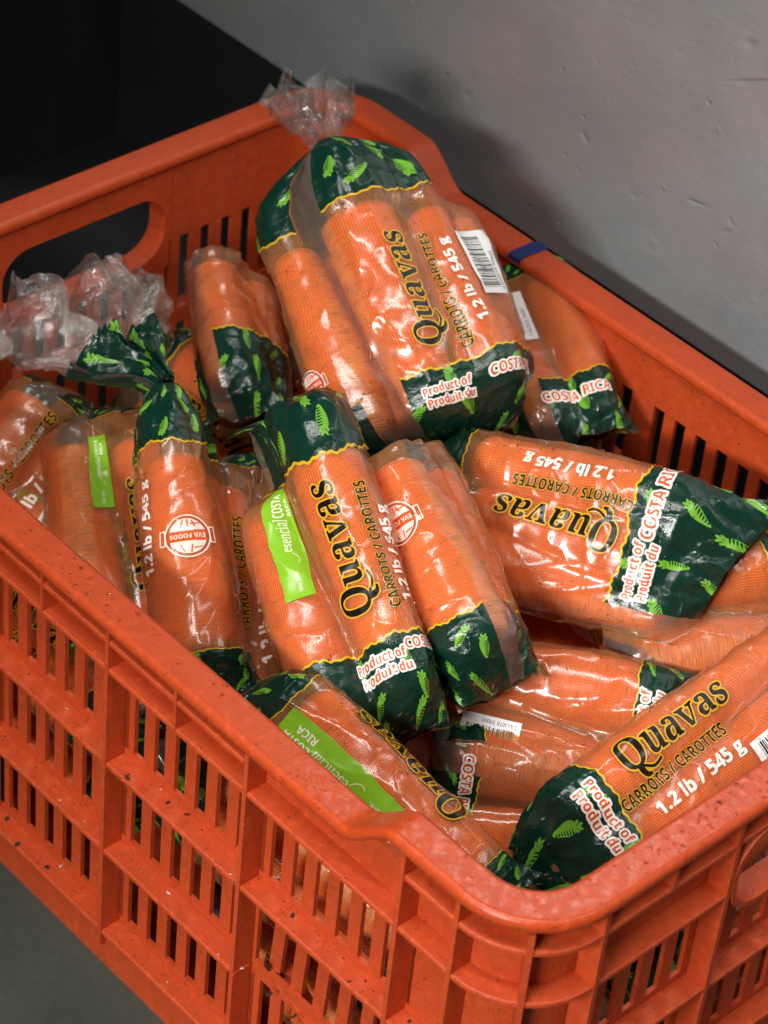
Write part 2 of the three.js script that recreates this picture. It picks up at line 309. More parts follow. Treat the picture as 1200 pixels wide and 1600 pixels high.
  // grit and dried leaf bits on the ledges, water beads on the wet rim
  {
    const bits = (n, big) => { const out = []; for (let k = 0; k < n; k++) { const y = ROW[1 + Math.floor(rnd() * 3)], r = 0.0004 + big * Math.pow(rnd(), 3), g = new THREE.IcosahedronGeometry(r, 0); g.scale(rr(0.6, 1.3), 0.45, rr(0.8, 2.2)); g.rotateY(rr(0, 3)); const corner = rnd() < 0.25; g.translate(corner ? rr(0.006, 0.0112) : rr(0.0012, 0.0112), y + r * 0.3, corner ? ZR[Math.floor(rnd() * 4)] - rr(0.002, 0.006) : rr(-0.53, -0.03)); out.push(g); } return planarUV(mergeGeometries(out)); };
    const d = mesh('grit', bits(110, 0.0013), new THREE.MeshStandardMaterial({ color: 0x2b211b, roughness: 0.9 }), crate, 'dark grit and leaf bits on the ledges'); d.userData.kind = 'stuff';
    const e = mesh('grit', bits(45, 0.0006), new THREE.MeshStandardMaterial({ color: 0xb9b2a6, roughness: 0.6 }), crate, 'pale flakes on the ledges'); e.userData.kind = 'stuff';
    const beads = []; for (let k = 0; k < 200; k++) { const wet = k < 130, i = wet ? OUT.length - 12 - Math.floor(rnd() * 100) : Math.floor(rnd() * 200), p = OUT[(i + OUT.length) % OUT.length], r = 0.0003 + 0.0009 * Math.pow(rnd(), 2), q = rr(0.002, 0.016), g = new THREE.IcosahedronGeometry(r, 1); g.scale(1, 0.55, rr(0.8, 1.5)); g.translate(p.x + p.nx * q, rimH(p) + r * 0.15, p.z + p.nz * q); beads.push(g); }
    const b = mesh('water_droplets', mergeGeometries(beads), new THREE.MeshPhysicalMaterial({ color: 0xffffff, transmission: 1, thickness: 0.001, ior: 1.33, roughness: 0.02 }), crate); b.userData.kind = 'stuff';
  }
  mesh('bottom', boxGeo(0.0149, CW - 0.0149, 0.001, 0.006, -CL + 0.0149, -0.0149), plastic, crate);
}
// blue tape on the far rim
{
  const tapeMat = new THREE.MeshStandardMaterial({ color: 0x10245f, roughness: 0.55 });
  const strip = (name, z0, z1, y, x0, x1, drop, label) => {
    const pts = [[x1 + 0.0007, y - 0.006], [x1 + 0.0007, y + 0.0002], [x1 - 0.002, y + 0.0006], [x0 + 0.002, y + 0.0006], [x0 - 0.0005, y - 0.001], [x0 - 0.0005, y - drop]];
    const sh = new THREE.Shape(); pts.forEach(([x, yy], i) => (i ? sh.lineTo(x, yy) : sh.moveTo(x, yy)));
    for (let i = pts.length - 1; i >= 0; i--) sh.lineTo(pts[i][0] + (i > 2 ? 0.0003 : -0.0003) * (i === 2 || i === 3 ? 0 : 1), pts[i][1] - 0.0003);
    const g = new THREE.ExtrudeGeometry(sh, { depth: z1 - z0, bevelEnabled: false, steps: 6 });
    const p = g.attributes.position; for (let i = 0; i < p.count; i++) { const e = p.getZ(i) > 0.001 && p.getZ(i) < z1 - z0 - 0.001 ? 0 : 0.002 * n2(p.getX(i) * 300, p.getY(i) * 300); p.setZ(i, p.getZ(i) + e); }
    g.translate(0, 0, z0); g.computeVertexNormals();
    const m = mesh(name, g, tapeMat); m.userData = { label, category: 'tape' };
  };
  strip('tape_strip', -0.4115, -0.4015, HLO, CW - 0.0195, CW + 0.002, 0.004, 'blue tape strip wrapped over the far rim of the crate');
}

// ---------------------------------------------------------------- what the bags are made of
// film print: fine orange lines round the bag, with clear strips; u runs round the bag, v along it
const CLEAR = [[0.375, 0.450]];                                       // clear strips, as shares of the way round (0.5 = middle of the front)
const inClear = (u) => CLEAR.some(([a, b]) => u > a && u < b);
const LINES = 190;
const film = (open) => {
  const cell = (u) => { const q = (u * LINES) % 1; return sm(0.03, 0.16, q) * (1 - sm(0.50, 0.63, q)); };
  const col = dataTex(2048, 4, (u) => { const k = inClear(u) ? 0 : cell(u); return [mix(0.97, 0.95, k), mix(0.95, 0.55, k), mix(0.885, 0.13, k)]; }, true);
  const thr = dataTex(2048, 4, (u) => { const k = inClear(u) ? 0 : cell(u); return mix(open, 0.64, k); });
  return [col, thr];
};
const foldSet = (n, f0, f1) => { const out = []; for (let k = 0; k < n; k++) { const a = rr(0, Math.PI), f = rr(f0, f1); out.push([Math.cos(a) * f, Math.sin(a) * f, rnd() * 9, rr(0.5, 1) / f]); } return out; };
const folded = (set, x, y, sd = 0) => { let h = 0; for (const [a, b, c, w] of set) { const q = (a * x + b * y + c + sd * 0.37) % 1, t = Math.abs((q < 0 ? q + 1 : q) - 0.5) * 2; h += w * t; } return h; };
const TAILF = foldSet(11, 40, 150), FILMF = []; for (let k = 0; k < 7; k++) { const a = rr(-0.75, 0.75) + (k % 3 === 2 ? Math.PI / 2 : 0), f = rr(14, 34); FILMF.push([Math.cos(a) * f, Math.sin(a) * f, rnd() * 9, rr(0.5, 1) / f]); }
const crumpleSet = foldSet(16, 2, 9);                                    // creased sheet: many soft folds added up
const crumple = dataTex(1024, 1024, (u, v) => { const wx = u + 0.06 * n2(u * 4, v * 4), wy = v + 0.06 * n2(u * 4 + 9, v * 4 + 3); return folded(crumpleSet, wx, wy) * 0.42 + 0.015 * n2(u * 60, v * 60); }, false, true);
const drops = dataTex(1024, 1024, (u, v) => { const a = n2(u * 70, v * 70), b = n2(u * 34 + 7, v * 34); return 0.2 + 0.5 * sm(0.72, 0.9, a) * sm(-0.2, 0.4, n2(u * 6, v * 6)) + 0.4 * sm(0.8, 0.93, b) + 0.12 * fbm(u * 10, v * 10, 3); }, false, true);
const [filmCol, filmThr] = film(0.93);
const filmMat = new THREE.MeshPhysicalMaterial({ map: filmCol, transmission: 1, transmissionMap: filmThr, thickness: 0, roughness: 0.19, ior: 1.55, bumpMap: rep(drops, 3, 3), bumpScale: 0.0002, side: THREE.DoubleSide });
const clearMat = new THREE.MeshPhysicalMaterial({ color: 0xf4f4f2, transmission: 0.955, thickness: 0, roughness: 0.10, ior: 2.2, bumpMap: rep(crumple, 3, 2), bumpScale: 0.007, side: THREE.DoubleSide });
// green ends: dark green with lime carrots and a wavy yellow edge
const GREEN = '#0c3025', LIME = '#6dab34';
function carrotIcon(x, px, py, s, a) {
  x.save(); x.translate(px, py); x.rotate(a); x.scale(s, s); x.fillStyle = LIME;
  x.beginPath(); x.moveTo(-9, -14); x.bezierCurveTo(-13, -4, -9, 10, -3, 24); x.bezierCurveTo(0, 30, 4, 28, 5, 22); x.bezierCurveTo(10, 10, 13, -6, 9, -14); x.bezierCurveTo(4, -19, -4, -19, -9, -14); x.fill();
  for (const [tx, ty, r] of [[-6, -19, -0.5], [0, -22, 0], [6, -19, 0.5], [-3, -26, -0.3], [4, -26, 0.3]]) { x.save(); x.translate(tx, ty); x.rotate(r); x.beginPath(); x.ellipse(0, 0, 2.6, 5.5, 0, 0, 7); x.fill(); x.restore(); }
  x.fillStyle = GREEN;
  for (let k = 0; k < 7; k++) { const y = -12 + k * 5.2, w = 13 - k * 1.1; x.beginPath(); x.moveTo(11 - k * 0.9, y - 1.6); x.quadraticCurveTo(3, y - 0.5, 11 - k * 0.9 - w, y + 3); x.quadraticCurveTo(4, y + 2.6, 11 - k * 0.9, y + 1.6); x.fill(); }
  x.restore();
}
// v = 0 at the bag's end, the wavy edge at the other
const bandTex = canvasTex(2048, 512, (x, w, h) => {
  const gap = CLEAR.map(([a, b]) => [a * w, b * w]);
  x.clearRect(0, 0, w, h);
  const edge = (o) => { x.beginPath(); x.moveTo(0, h); for (let i = 0; i <= w; i += 4) x.lineTo(i, 30 + o + 14 * Math.sin(i * 0.0123) + 8 * Math.sin(i * 0.0460 + 1) + 4 * Math.sin(i * 0.1473)); x.lineTo(w, h); x.closePath(); x.fill(); };
  x.fillStyle = '#d9a91f'; edge(0); x.fillStyle = GREEN; edge(14);
  let k = 0; for (let r = 0; r < 3; r++) for (let c = 0; c < 8; c++) { const jx = 50 * Math.sin(k * 12.9), jy = 30 * Math.sin(k * 7.3); carrotIcon(x, (c + (r & 1 ? 0.5 : 0) + 0.2) * w / 8 + jx, 150 + r * 160 + jy, 2.4, 0.35 + 0.55 * Math.sin(k * 4.1)); k++; }
  for (const [a, b] of gap) x.clearRect(a, 0, b - a, h);
});
bandTex.wrapT = THREE.ClampToEdgeWrapping;
const bandMat = new THREE.MeshPhysicalMaterial({ map: bandTex, transparent: true, roughness: 0.22, ior: 1.5, bumpMap: rep(crumple, 3, 1), bumpScale: 0.0016, side: THREE.DoubleSide });
const bandNoGap = bandTex; 

// print on the film
const outlined = (x, text, font, fill, stroke, lw, px, py, sx = 1, skew = 0, sy = 1) => { x.save(); x.translate(px, py); x.transform(sx, 0, skew, sy, 0, 0); x.font = font; x.lineJoin = 'round'; x.textBaseline = 'alphabetic'; if (lw) { x.lineWidth = lw; x.strokeStyle = stroke; x.strokeText(text, 0, 0); } x.fillStyle = fill; x.fillText(text, 0, 0); x.restore(); };
const bars = (x, x0, y0, w, h) => { let s = 5, at = 0; x.fillStyle = '#111'; const unit = w / 95; const r = () => { s = (s * 16807) % 2147483647; return s / 2147483647; }; while (at < 95) { const b = 1 + Math.floor(r() * 3), g = 1 + Math.floor(r() * 3); x.fillRect(x0 + at * unit, y0, Math.min(b, 95 - at) * unit, h); at += b + g; } };
const PRINT = {
  quavas: [0.062, 0.0205, canvasTex(768, 254, (x) => {
    const f = 'bold 190px serif';
    for (const [fill, stroke, lw] of [['#d8a52a', '#d8a52a', 17], ['#14120c', null, 0]]) {
      outlined(x, 'Q', 'bold 228px serif', fill, stroke, lw, 18, 182, 0.92, -0.10);
      outlined(x, 'uavas', f, fill, stroke, lw, 178, 178, 1.0, -0.16);
      x.strokeStyle = fill; x.lineWidth = lw ? 26 : 12; x.lineCap = 'round'; x.beginPath(); x.moveTo(96, 176); x.bezierCurveTo(150, 190, 160, 236, 226, 204); x.stroke();
    }
  })],
  carrots: [0.072, 0.0085, canvasTex(1024, 122, (x) => { outlined(x, 'CARROTS / CAROTTES', 'bold 104px sans-serif', '#17140c', '#d0982c', 12, 10, 97, 0.86); })],
  weight: [0.058, 0.0085, canvasTex(820, 120, (x) => outlined(x, '1.2 lb / 545 g', 'bold 108px sans-serif', '#f7efe8', '#f3cdb4', 5, 8, 98, 1.06))],
  product: [0.040, 0.0175, canvasTex(640, 280, (x) => {
    for (const [t, y, px] of [['Product of', 112, 18], ['Produit du', 238, 30]]) outlined(x, t, 'bold 112px sans-serif', '#d4551d', '#f3ede6', 34, px, y, 0.98, -0.06);
  })],
  costa: [0.056, 0.0125, canvasTex(900, 200, (x) => outlined(x, 'COSTA RICA', 'bold 150px sans-serif', '#d4551d', '#f3ede6', 38, 22, 150, 0.92))],
  logo: [0.023, 0.026, canvasTex(320, 362, (x) => {
    x.translate(160, 181); x.strokeStyle = '#f6ddd0'; x.fillStyle = '#f3d9cc';
    x.lineWidth = 9; x.beginPath(); x.arc(0, 0, 140, 0, 7); x.stroke();
    x.beginPath(); x.rect(-50, -172, 100, 30); x.rect(-50, 142, 100, 30); x.lineWidth = 8; x.stroke();
    x.beginPath(); x.arc(0, 0, 118, 0, 7); x.fill();
    x.fillStyle = '#d4521c'; x.fillRect(-36, -122, 72, 244);
    x.save(); x.rotate(-Math.PI / 2); x.fillStyle = '#f6ddd0'; x.font = 'bold 44px sans-serif'; x.textAlign = 'center'; x.fillText('EVA FOODS', 0, 16, 226); x.restore();
    x.strokeStyle = '#d4521c'; x.lineWidth = 10; for (const [a, b, c, d] of [[60, -40, 108, -20], [60, 6, 112, 6], [60, 50, 104, 34], [-60, -50, -104, -30], [-60, 20, -112, 10], [80, 20, 80, 84], [-84, 30, -76, 84]]) { x.beginPath(); x.moveTo(a, b); x.lineTo(c, d); x.stroke(); }
  })],
  barcode: [0.040, 0.023, canvasTex(640, 368, (x, w, h) => { x.fillStyle = '#efeeec'; x.fillRect(0, 0, w, h); bars(x, 62, 34, 516, 226); x.fillStyle = '#111'; x.font = '54px sans-serif'; x.fillText('7 443018 39000', 40, 330, 560); })],
  green_label: [0.058, 0.0155, canvasTex(1100, 294, (x, w, h) => {
    x.fillStyle = '#86bf28'; x.fillRect(0, 0, w, h); x.fillStyle = '#f2f6e4';
    x.font = '58px sans-serif'; x.fillText('We are:', 60, 170);
    x.strokeStyle = '#f2f6e4'; x.lineWidth = 5; x.beginPath(); x.moveTo(330, 190); x.quadraticCurveTo(380, 236, 440, 150); x.stroke();
    x.save(); x.transform(1, 0, -0.28, 1, 0, 0); x.font = '104px serif'; x.fillText('esencial', 490, 160, 330); x.restore();
    x.font = 'bold 80px sans-serif'; x.fillText('COSTA', 800, 142, 240); x.fillText('RICA', 800, 232, 180);
  })],
};
const printMat = {};
for (const [k, [, , t]] of Object.entries(PRINT)) { t.wrapS = t.wrapT = THREE.ClampToEdgeWrapping; printMat[k] = new THREE.MeshPhysicalMaterial({ map: t, transparent: k !== 'barcode' && k !== 'green_label', roughness: 0.25, ior: 1.5, side: THREE.DoubleSide }); }
const PRINT_NAME = { quavas: 'brand_print', carrots: 'product_print', weight: 'weight_print', product: 'origin_print', costa: 'country_print', logo: 'logo_print', barcode: 'barcode_label', green_label: 'green_label' };

// carrots
const carrotTex = dataTex(512, 1024, (u, v) => {
  const ring = Math.pow(Math.max(0, n2(u * 5, v * 60)), 3) * 0.5 + 0.10 * n2(u * 8, v * 130), n = fbm(u * 3, v * 6, 3), dirt = 0.5 * sm(0.6, 0.85, n2(u * 9 + 3, v * 18));
  const top = sm(0.93, 1.0, v) * 0.7, k = 1 + 0.10 * n - 0.12 * ring;
  return [(0.96 * k) * (1 - 0.35 * dirt * 0.5 - top * 0.3), (0.545 * k - 0.02 * ring) * (1 - 0.2 * dirt - top * 0.25), (0.095 * k) * (1 - 0.2 * dirt)];
}, true);
const carrotBump = dataTex(512, 1024, (u, v) => 0.55 + 0.12 * n2(u * 8, v * 130) - 0.5 * Math.pow(Math.max(0, n2(u * 5, v * 60)), 3), false);
const carrotMats = [0xffffff, 0xfff0e2, 0xf4dccc].map((c) => new THREE.MeshPhysicalMaterial({ color: c, map: carrotTex, roughness: 0.42, bumpMap: carrotBump, bumpScale: 0.0016, ior: 1.45 }));
const carrotProf = (t, f) => t <= 0 || t >= 1 ? 0 : Math.pow(Math.sin(Math.PI * Math.pow(clamp(t), 1)), 0.01) * Math.sqrt(Math.min(1, t / 0.085) * (2 - Math.min(1, t / 0.085))) * Math.sqrt(Math.min(1, (1 - t) / 0.075) * (2 - Math.min(1, (1 - t) / 0.075))) * (f ? mix(1.0, 0.74, sm(0.25, 1, t)) : mix(0.74, 1.0, sm(0, 0.75, t)));

const beadMat = new THREE.MeshPhysicalMaterial({ color: 0xffffff, transmission: 1, thickness: 0.001, ior: 1.33, roughness: 0.03 });
const NA = 96;                                                                 // directions round the bag
function makeBag(s) {
  const b = thing('carrot_bag', s.label, 'carrot bag', s.group);
  const bot = V(...s.bot), top = V(...s.top), axis = top.clone().sub(bot), L = axis.length(), ez = axis.normalize(), n = V(...s.n);
  const ey = n.addScaledVector(ez, -n.dot(ez)).normalize(), ex = V().crossVectors(ey, ez);   // ex points left when the top is up, so x is negated below
  b.position.copy(bot); b.quaternion.setFromRotationMatrix(new THREE.Matrix4().makeBasis(ex, ey, ez));
  const seed = s.seed, dent = s.dent ?? 0.36, vb = s.vb ?? Math.min(...s.carrots.map((c) => c[3])) + 0.03, vt = s.vt ?? Math.max(...s.carrots.map((c) => c[4])) - 0.02;
  const C = s.carrots.map(([x, y, r, a, e, bx = 0, by = 0], k) => ({ x, y, r, a, e, bx, by, f: (k + seed) % 2 }));
  const at = (c, v) => { const t = (v - c.a) / (c.e - c.a), k = Math.sin(Math.PI * clamp(t)); return [c.x + c.bx * k, c.y + c.by * k, c.r * carrotProf(t, c.f)]; };
  // hull of the carrots in a slice, sunk a little between them
  const rows = 90, TAB = [];
  for (let j = 0; j <= rows; j++) {
    const v = j / rows, cs = C.map((c) => at(c, v)).filter((c) => c[2] > 0), h = [], out = [], uns = [];
    for (let i = 0; i < NA; i++) { const a = i / NA * 2 * Math.PI, dx = Math.sin(a), dy = Math.cos(a); let m = 0.003; for (const [x, y, r] of cs) m = Math.max(m, x * dx + y * dy + r + 0.0017); h.push(m); }
    for (let i = 0; i < NA; i++) {
      const a = i / NA * 2 * Math.PI, dx = Math.sin(a), dy = Math.cos(a); let hull = 1, un = 0;
      for (let k = -NA / 4 + 1; k < NA / 4; k++) hull = Math.min(hull, h[(i + k + NA) % NA] / Math.cos(k / NA * 2 * Math.PI));
      for (const [x, y, r] of cs) { const p = x * dx + y * dy, q = x * x + y * y - p * p, rr2 = (r + 0.0017) ** 2; if (q < rr2) un = Math.max(un, p + Math.sqrt(rr2 - q)); }
      uns.push(un); out.push(hull - dent * Math.min(hull - un, s.dentMax ?? 0.016));
    }
    const sm2 = out.map((_, i) => (out[(i + NA - 1) % NA] + 2 * out[i] + out[(i + 1) % NA]) / 4);
    TAB.push(cs.length ? sm2.map((x, i) => Math.max(x, uns[i], 0.003)) : null);
  }
  for (let j = 0; j <= rows; j++) if (!TAB[j]) { let k = j; while (!TAB[k]) k += j < rows / 2 ? 1 : -1; TAB[j] = TAB[k]; }
  { // beyond the carrots the film keeps the width it has round them
    const es = C.map((c) => c.e).sort((p, q) => p - q), as = C.map((c) => c.a).sort((p, q) => p - q);
    const je = Math.round((es[es.length >> 1] - 0.03) * rows), ja = Math.round((as[as.length >> 1] + 0.03) * rows), E = TAB[je], A = TAB[ja];
    for (let j = 0; j <= rows; j++) if (j > je) TAB[j] = TAB[j].map((x, i) => Math.max(x, E[i])); else if (j < ja) TAB[j] = TAB[j].map((x, i) => Math.max(x, A[i]));
  }
  { const T0 = TAB.map((r) => r); for (let j = 0; j <= rows; j++) TAB[j] = T0[j].map((x, i) => { let m = x; for (let k = -4; k <= 4; k++) m = Math.max(m, T0[Math.min(rows, Math.max(0, j + k))][i] * (1 - 0.01 * Math.abs(k))); return m; }); }
  for (let pass = 0; pass < 5; pass++) { const T0 = TAB.map((r) => r); for (let j = 1; j < rows; j++) TAB[j] = T0[j].map((x, i) => (T0[j - 1][i] + 2 * x + T0[j + 1][i]) / 4); }
  const rho = (v, a) => { const fy = clamp(v) * rows, j = Math.min(rows - 1, Math.floor(fy)), ty = fy - j; let fa = a / (2 * Math.PI) * NA; fa = ((fa % NA) + NA) % NA; const i = Math.floor(fa), ta = fa - i, i1 = (i + 1) % NA; return mix(mix(TAB[j][i], TAB[j][i1], ta), mix(TAB[j + 1][i], TAB[j + 1][i1], ta), ty); };
  // equal steps of u are equal lengths round the middle of the bag
  const arcTab = [0]; let px = null;
  for (let i = 0; i <= 360; i++) { const a = i * Math.PI / 180 - Math.PI, r = rho(0.5, a), q = [r * Math.sin(a), r * Math.cos(a)]; if (px) arcTab.push(arcTab[i - 1] + Math.hypot(q[0] - px[0], q[1] - px[1])); px = q; }
  const girth = arcTab[360], front = arcTab[180];
  const angle = (u) => { const t = front + u * girth; let lo = 0, hi = 360; const tt = clamp(t, 0, girth - 1e-9); while (hi - lo > 1) { const m = (lo + hi) >> 1; if (arcTab[m] <= tt) lo = m; else hi = m; } return ((lo + (tt - arcTab[lo]) / (arcTab[hi] - arcTab[lo] || 1)) - 180) * Math.PI / 180; };
  const Ws = s.seam ?? girth * 0.18, rn = s.neck ?? 0.007, nx = s.nx ?? 0, ny = s.ny ?? 0, wr = s.wrinkle ?? 1, pleats = s.pleats ?? 9;
  const surf = (u, v, off = 0, cheap = false) => {
    const a = angle(u), r = rho(v, a);
    let x = r * Math.sin(a), y = r * Math.cos(a), z = v * L;
    // flat seam at the bottom
    const q = clamp(v / vb), wb = Math.pow(1 - q, s.pb ?? 2.2), uu = u < 0 ? -u : u, tri = (uu < 0.25 ? uu : 0.5 - uu) * 4 * Math.sign(u || 1);
    const fold = (s.fold ?? 0.004) * Math.sin(tri * (s.foldk ?? 4) + seed) + 0.0035 * n2(tri * 2.2 + seed, v * 6);
    const front_ = Math.abs(a) < Math.PI / 2 ? 1 : -1;
    x = mix(x, Ws * tri + (s.bx ?? 0), wb); y = mix(y, front_ * 0.0012 * (1 - Math.abs(tri)) + fold + (s.by ?? 0), wb); 
    z += -(s.horn ?? 0.002) * wb * tri * tri - (s.skew ?? 0) * wb * tri;
    // gathered neck at the top
    const qt = clamp((v - vt) / (1 - vt)), wt = Math.pow(qt, s.pt ?? 2);
    if (s.flatTop) { x = mix(x, s.flatTop * tri, wt); y = mix(y, front_ * 0.0015 + 0.5 * fold, wt); }
    else { x = mix(x, rn * Math.sin(a) + nx, wt); y = mix(y, rn * Math.cos(a) + ny, wt); }
    // bends of the two ends
    if (s.curlB) { const t = clamp(1 - v / (s.curlLen ?? 0.2)); y -= s.curlB * t * t; z += Math.abs(s.curlB) * 0.4 * t * t; }
    if (s.curlT) { const t = clamp((v - (1 - (s.curlLenT ?? 0.2))) / (s.curlLenT ?? 0.2)); y -= s.curlT * t * t; z -= Math.abs(s.curlT) * 0.4 * t * t; }
    // wrinkles: soft pillows, tension lines that run out of the ends, pleats at the neck
    const ends = Math.max(1 - v / (vb * 1.5), clamp((v - (vt - 0.06)) / (1.06 - vt)), 0);
    const rid = (k) => { const t = 1 - Math.abs(k); return t * t * t; };
    let d = 0.0010 * n3(x * 30 + seed, y * 30, z * 20) + 0.0013 * rid(n3(x * 34 + seed * 3, y * 34, z * 12 + x * 9)) + 0.0009 * rid(n3(x * 30 - z * 22 + seed, y * 40, z * 34 + x * 20 + 7)) + 0.00007 * n3(x * 160, y * 160 + seed, z * 90);
    { const U = u * girth + 0.006 * n3(z * 20, u * 9, seed), Z = z + 0.008 * n3(u * 8, z * 22, seed + 5); d += 0.0082 * (folded(FILMF, U, Z, seed) - 0.085) * (s.loose ?? 1) * 0.9; }
    d += clamp(ends) * (0.0022 * rid(n3(x * 75 + seed, y * 75, z * 11)) + 0.0012 * n3(x * 110, y * 110 + seed, z * 30));
    d += wt * (1 - wt) * 4 * 0.0022 * Math.sin(u * 2 * Math.PI * pleats + 2 * n2(u * 5, seed)) * (1 - 0.3 * qt);
    d = d * wr * (1 - 0.75 * clamp(wt * 1.3 - 0.4)) + off;
    const m = Math.hypot(Math.sin(a), Math.cos(a)) || 1;
    let ox = Math.sin(a), oy = Math.cos(a); if (wb > 0) { ox *= 1 - wb; oy = mix(oy, front_, wb); }
    return [-(x + ox * d / m), y + oy * d / m, z];
  };
  const grid = (u0, u1, v0, v1, nu, nv, off, uvf) => {
    const pos = [], uv = [], idx = [];
    for (let j = 0; j <= nv; j++) for (let i = 0; i <= nu; i++) { const u = mix(u0, u1, i / nu), v = mix(v0, v1, j / nv); pos.push(...surf(u, v, off)); uv.push(...uvf(u, v)); }
    for (let j = 0; j < nv; j++) for (let i = 0; i < nu; i++) { const a = j * (nu + 1) + i; idx.push(a, a + 1, a + nu + 2, a, a + nu + 2, a + nu + 1); }
    const g = new THREE.BufferGeometry(); g.setAttribute('position', new THREE.Float32BufferAttribute(pos, 3)); g.setAttribute('uv', new THREE.Float32BufferAttribute(uv, 2)); g.setIndex(idx); g.computeVertexNormals(); return g;
  };
  const du = s.turn ?? 0, Q = s.q ?? 1, NU = Math.round(170 * Q), NV = Math.round(150 * Q);
  mesh('film', grid(-0.5, 0.5, 0, 1, NU, NV, 0, (u, v) => [u + 0.5 + du, v]), filmMat, b);
  const eb = s.bandB ?? 0.23, et = s.bandT ?? 0.83;                                 // edges of the green ends
  if (eb > 0) mesh('green_end', grid(-0.5, 0.5, 0, eb, NU, Math.round(50 * Q), 0.00035, (u, v) => [u + 0.5 + du, v / eb]), bandMat, b);
  if (et < 1) mesh('green_end', grid(-0.5, 0.5, et, 1, NU, Math.round(46 * Q), 0.00035, (u, v) => [0.32 - u - du, (1 - v) / (1 - et)]), bandMat, b);
  C.forEach((c, k) => {
    const pos = [], uv = [], idx = [], M = 26, N = 34, len = (c.e - c.a) * L;
    for (let j = 0; j <= N; j++) { const t = 0.0005 + 0.999 * (j <= 6 ? j / 6 * 0.09 : j >= N - 6 ? 1 - (N - j) / 6 * 0.08 : mix(0.09, 0.92, (j - 6) / (N - 12))), v = c.a + t * (c.e - c.a), [x, y, r0] = at(c, v);
      for (let i = 0; i <= M; i++) { const a = i / M * 2 * Math.PI, r = r0 * (1 + 0.02 * n3(Math.sin(a) * 0.9 + k * 7, Math.cos(a) * 0.9 + seed, v * 7) + 0.012 * n3(Math.sin(a), k, v * 40)); pos.push(-(x + r * Math.sin(a)), y + r * Math.cos(a), v * L); uv.push(i / M + k * 0.37, c.f ? 1 - t : t); } }
    for (let j = 0; j < N; j++) for (let i = 0; i < M; i++) { const a = j * (M + 1) + i; idx.push(a, a + 1, a + M + 2, a, a + M + 2, a + M + 1); }
    const g = new THREE.BufferGeometry(); g.setAttribute('position', new THREE.Float32BufferAttribute(pos, 3)); g.setAttribute('uv', new THREE.Float32BufferAttribute(uv, 2)); g.setIndex(idx); g.computeVertexNormals();
    mesh('carrot', g, carrotMats[(k + seed) % 3], b);
  });
  // print: [kind, metres to the right of the middle of the front, share of the length, scale, turn in degrees]
  for (const [kind, um, vv, k = 1, deg = 90, crop = 1] of s.prints ?? []) {
    const [w, h] = PRINT[kind], c = Math.cos(deg * Math.PI / 180), sn = Math.sin(deg * Math.PI / 180), W = w * k, H = h * k, nu = 44, nv = 20;
    const pos = [], uv = [], idx = [];
    for (let j = 0; j <= nv; j++) for (let i = 0; i <= nu; i++) { const p = (i / nu - 0.5) * W, q = (j / nv - 0.5) * H; pos.push(...surf((um + p * c - q * sn) / girth, vv + (p * sn + q * c) / L, kind === 'barcode' || kind === 'green_label' ? 0.0009 : 0.0007)); uv.push(i / nu, j / nv); }
    for (let j = 0; j < nv; j++) for (let i = 0; i < nu; i++) { const a = j * (nu + 1) + i; idx.push(a, a + 1, a + nu + 2, a, a + nu + 2, a + nu + 1); }
    const g = new THREE.BufferGeometry(); g.setAttribute('position', new THREE.Float32BufferAttribute(pos, 3)); g.setAttribute('uv', new THREE.Float32BufferAttribute(uv, 2)); g.setIndex(idx); g.computeVertexNormals();
    mesh(PRINT_NAME[kind], g, printMat[kind], b);
  }
  if (s.wet) {                                                                         // beads of water on the film
    const beads = []; for (let k = 0; k < s.wet; k++) { const u = rr(-0.24, 0.24), v = rr(0.1, 0.8); if (n2(u * 14 + seed, v * 7) < -0.1) continue; const r = 0.0003 + 0.0007 * Math.pow(rnd(), 2), g = new THREE.IcosahedronGeometry(r, 1), p = surf(u, v, 0.0006); g.translate(...p); beads.push(g); }
    const w = mesh('water_droplets', mergeGeometries(beads), beadMat, b); w.userData.kind = 'stuff';
  }
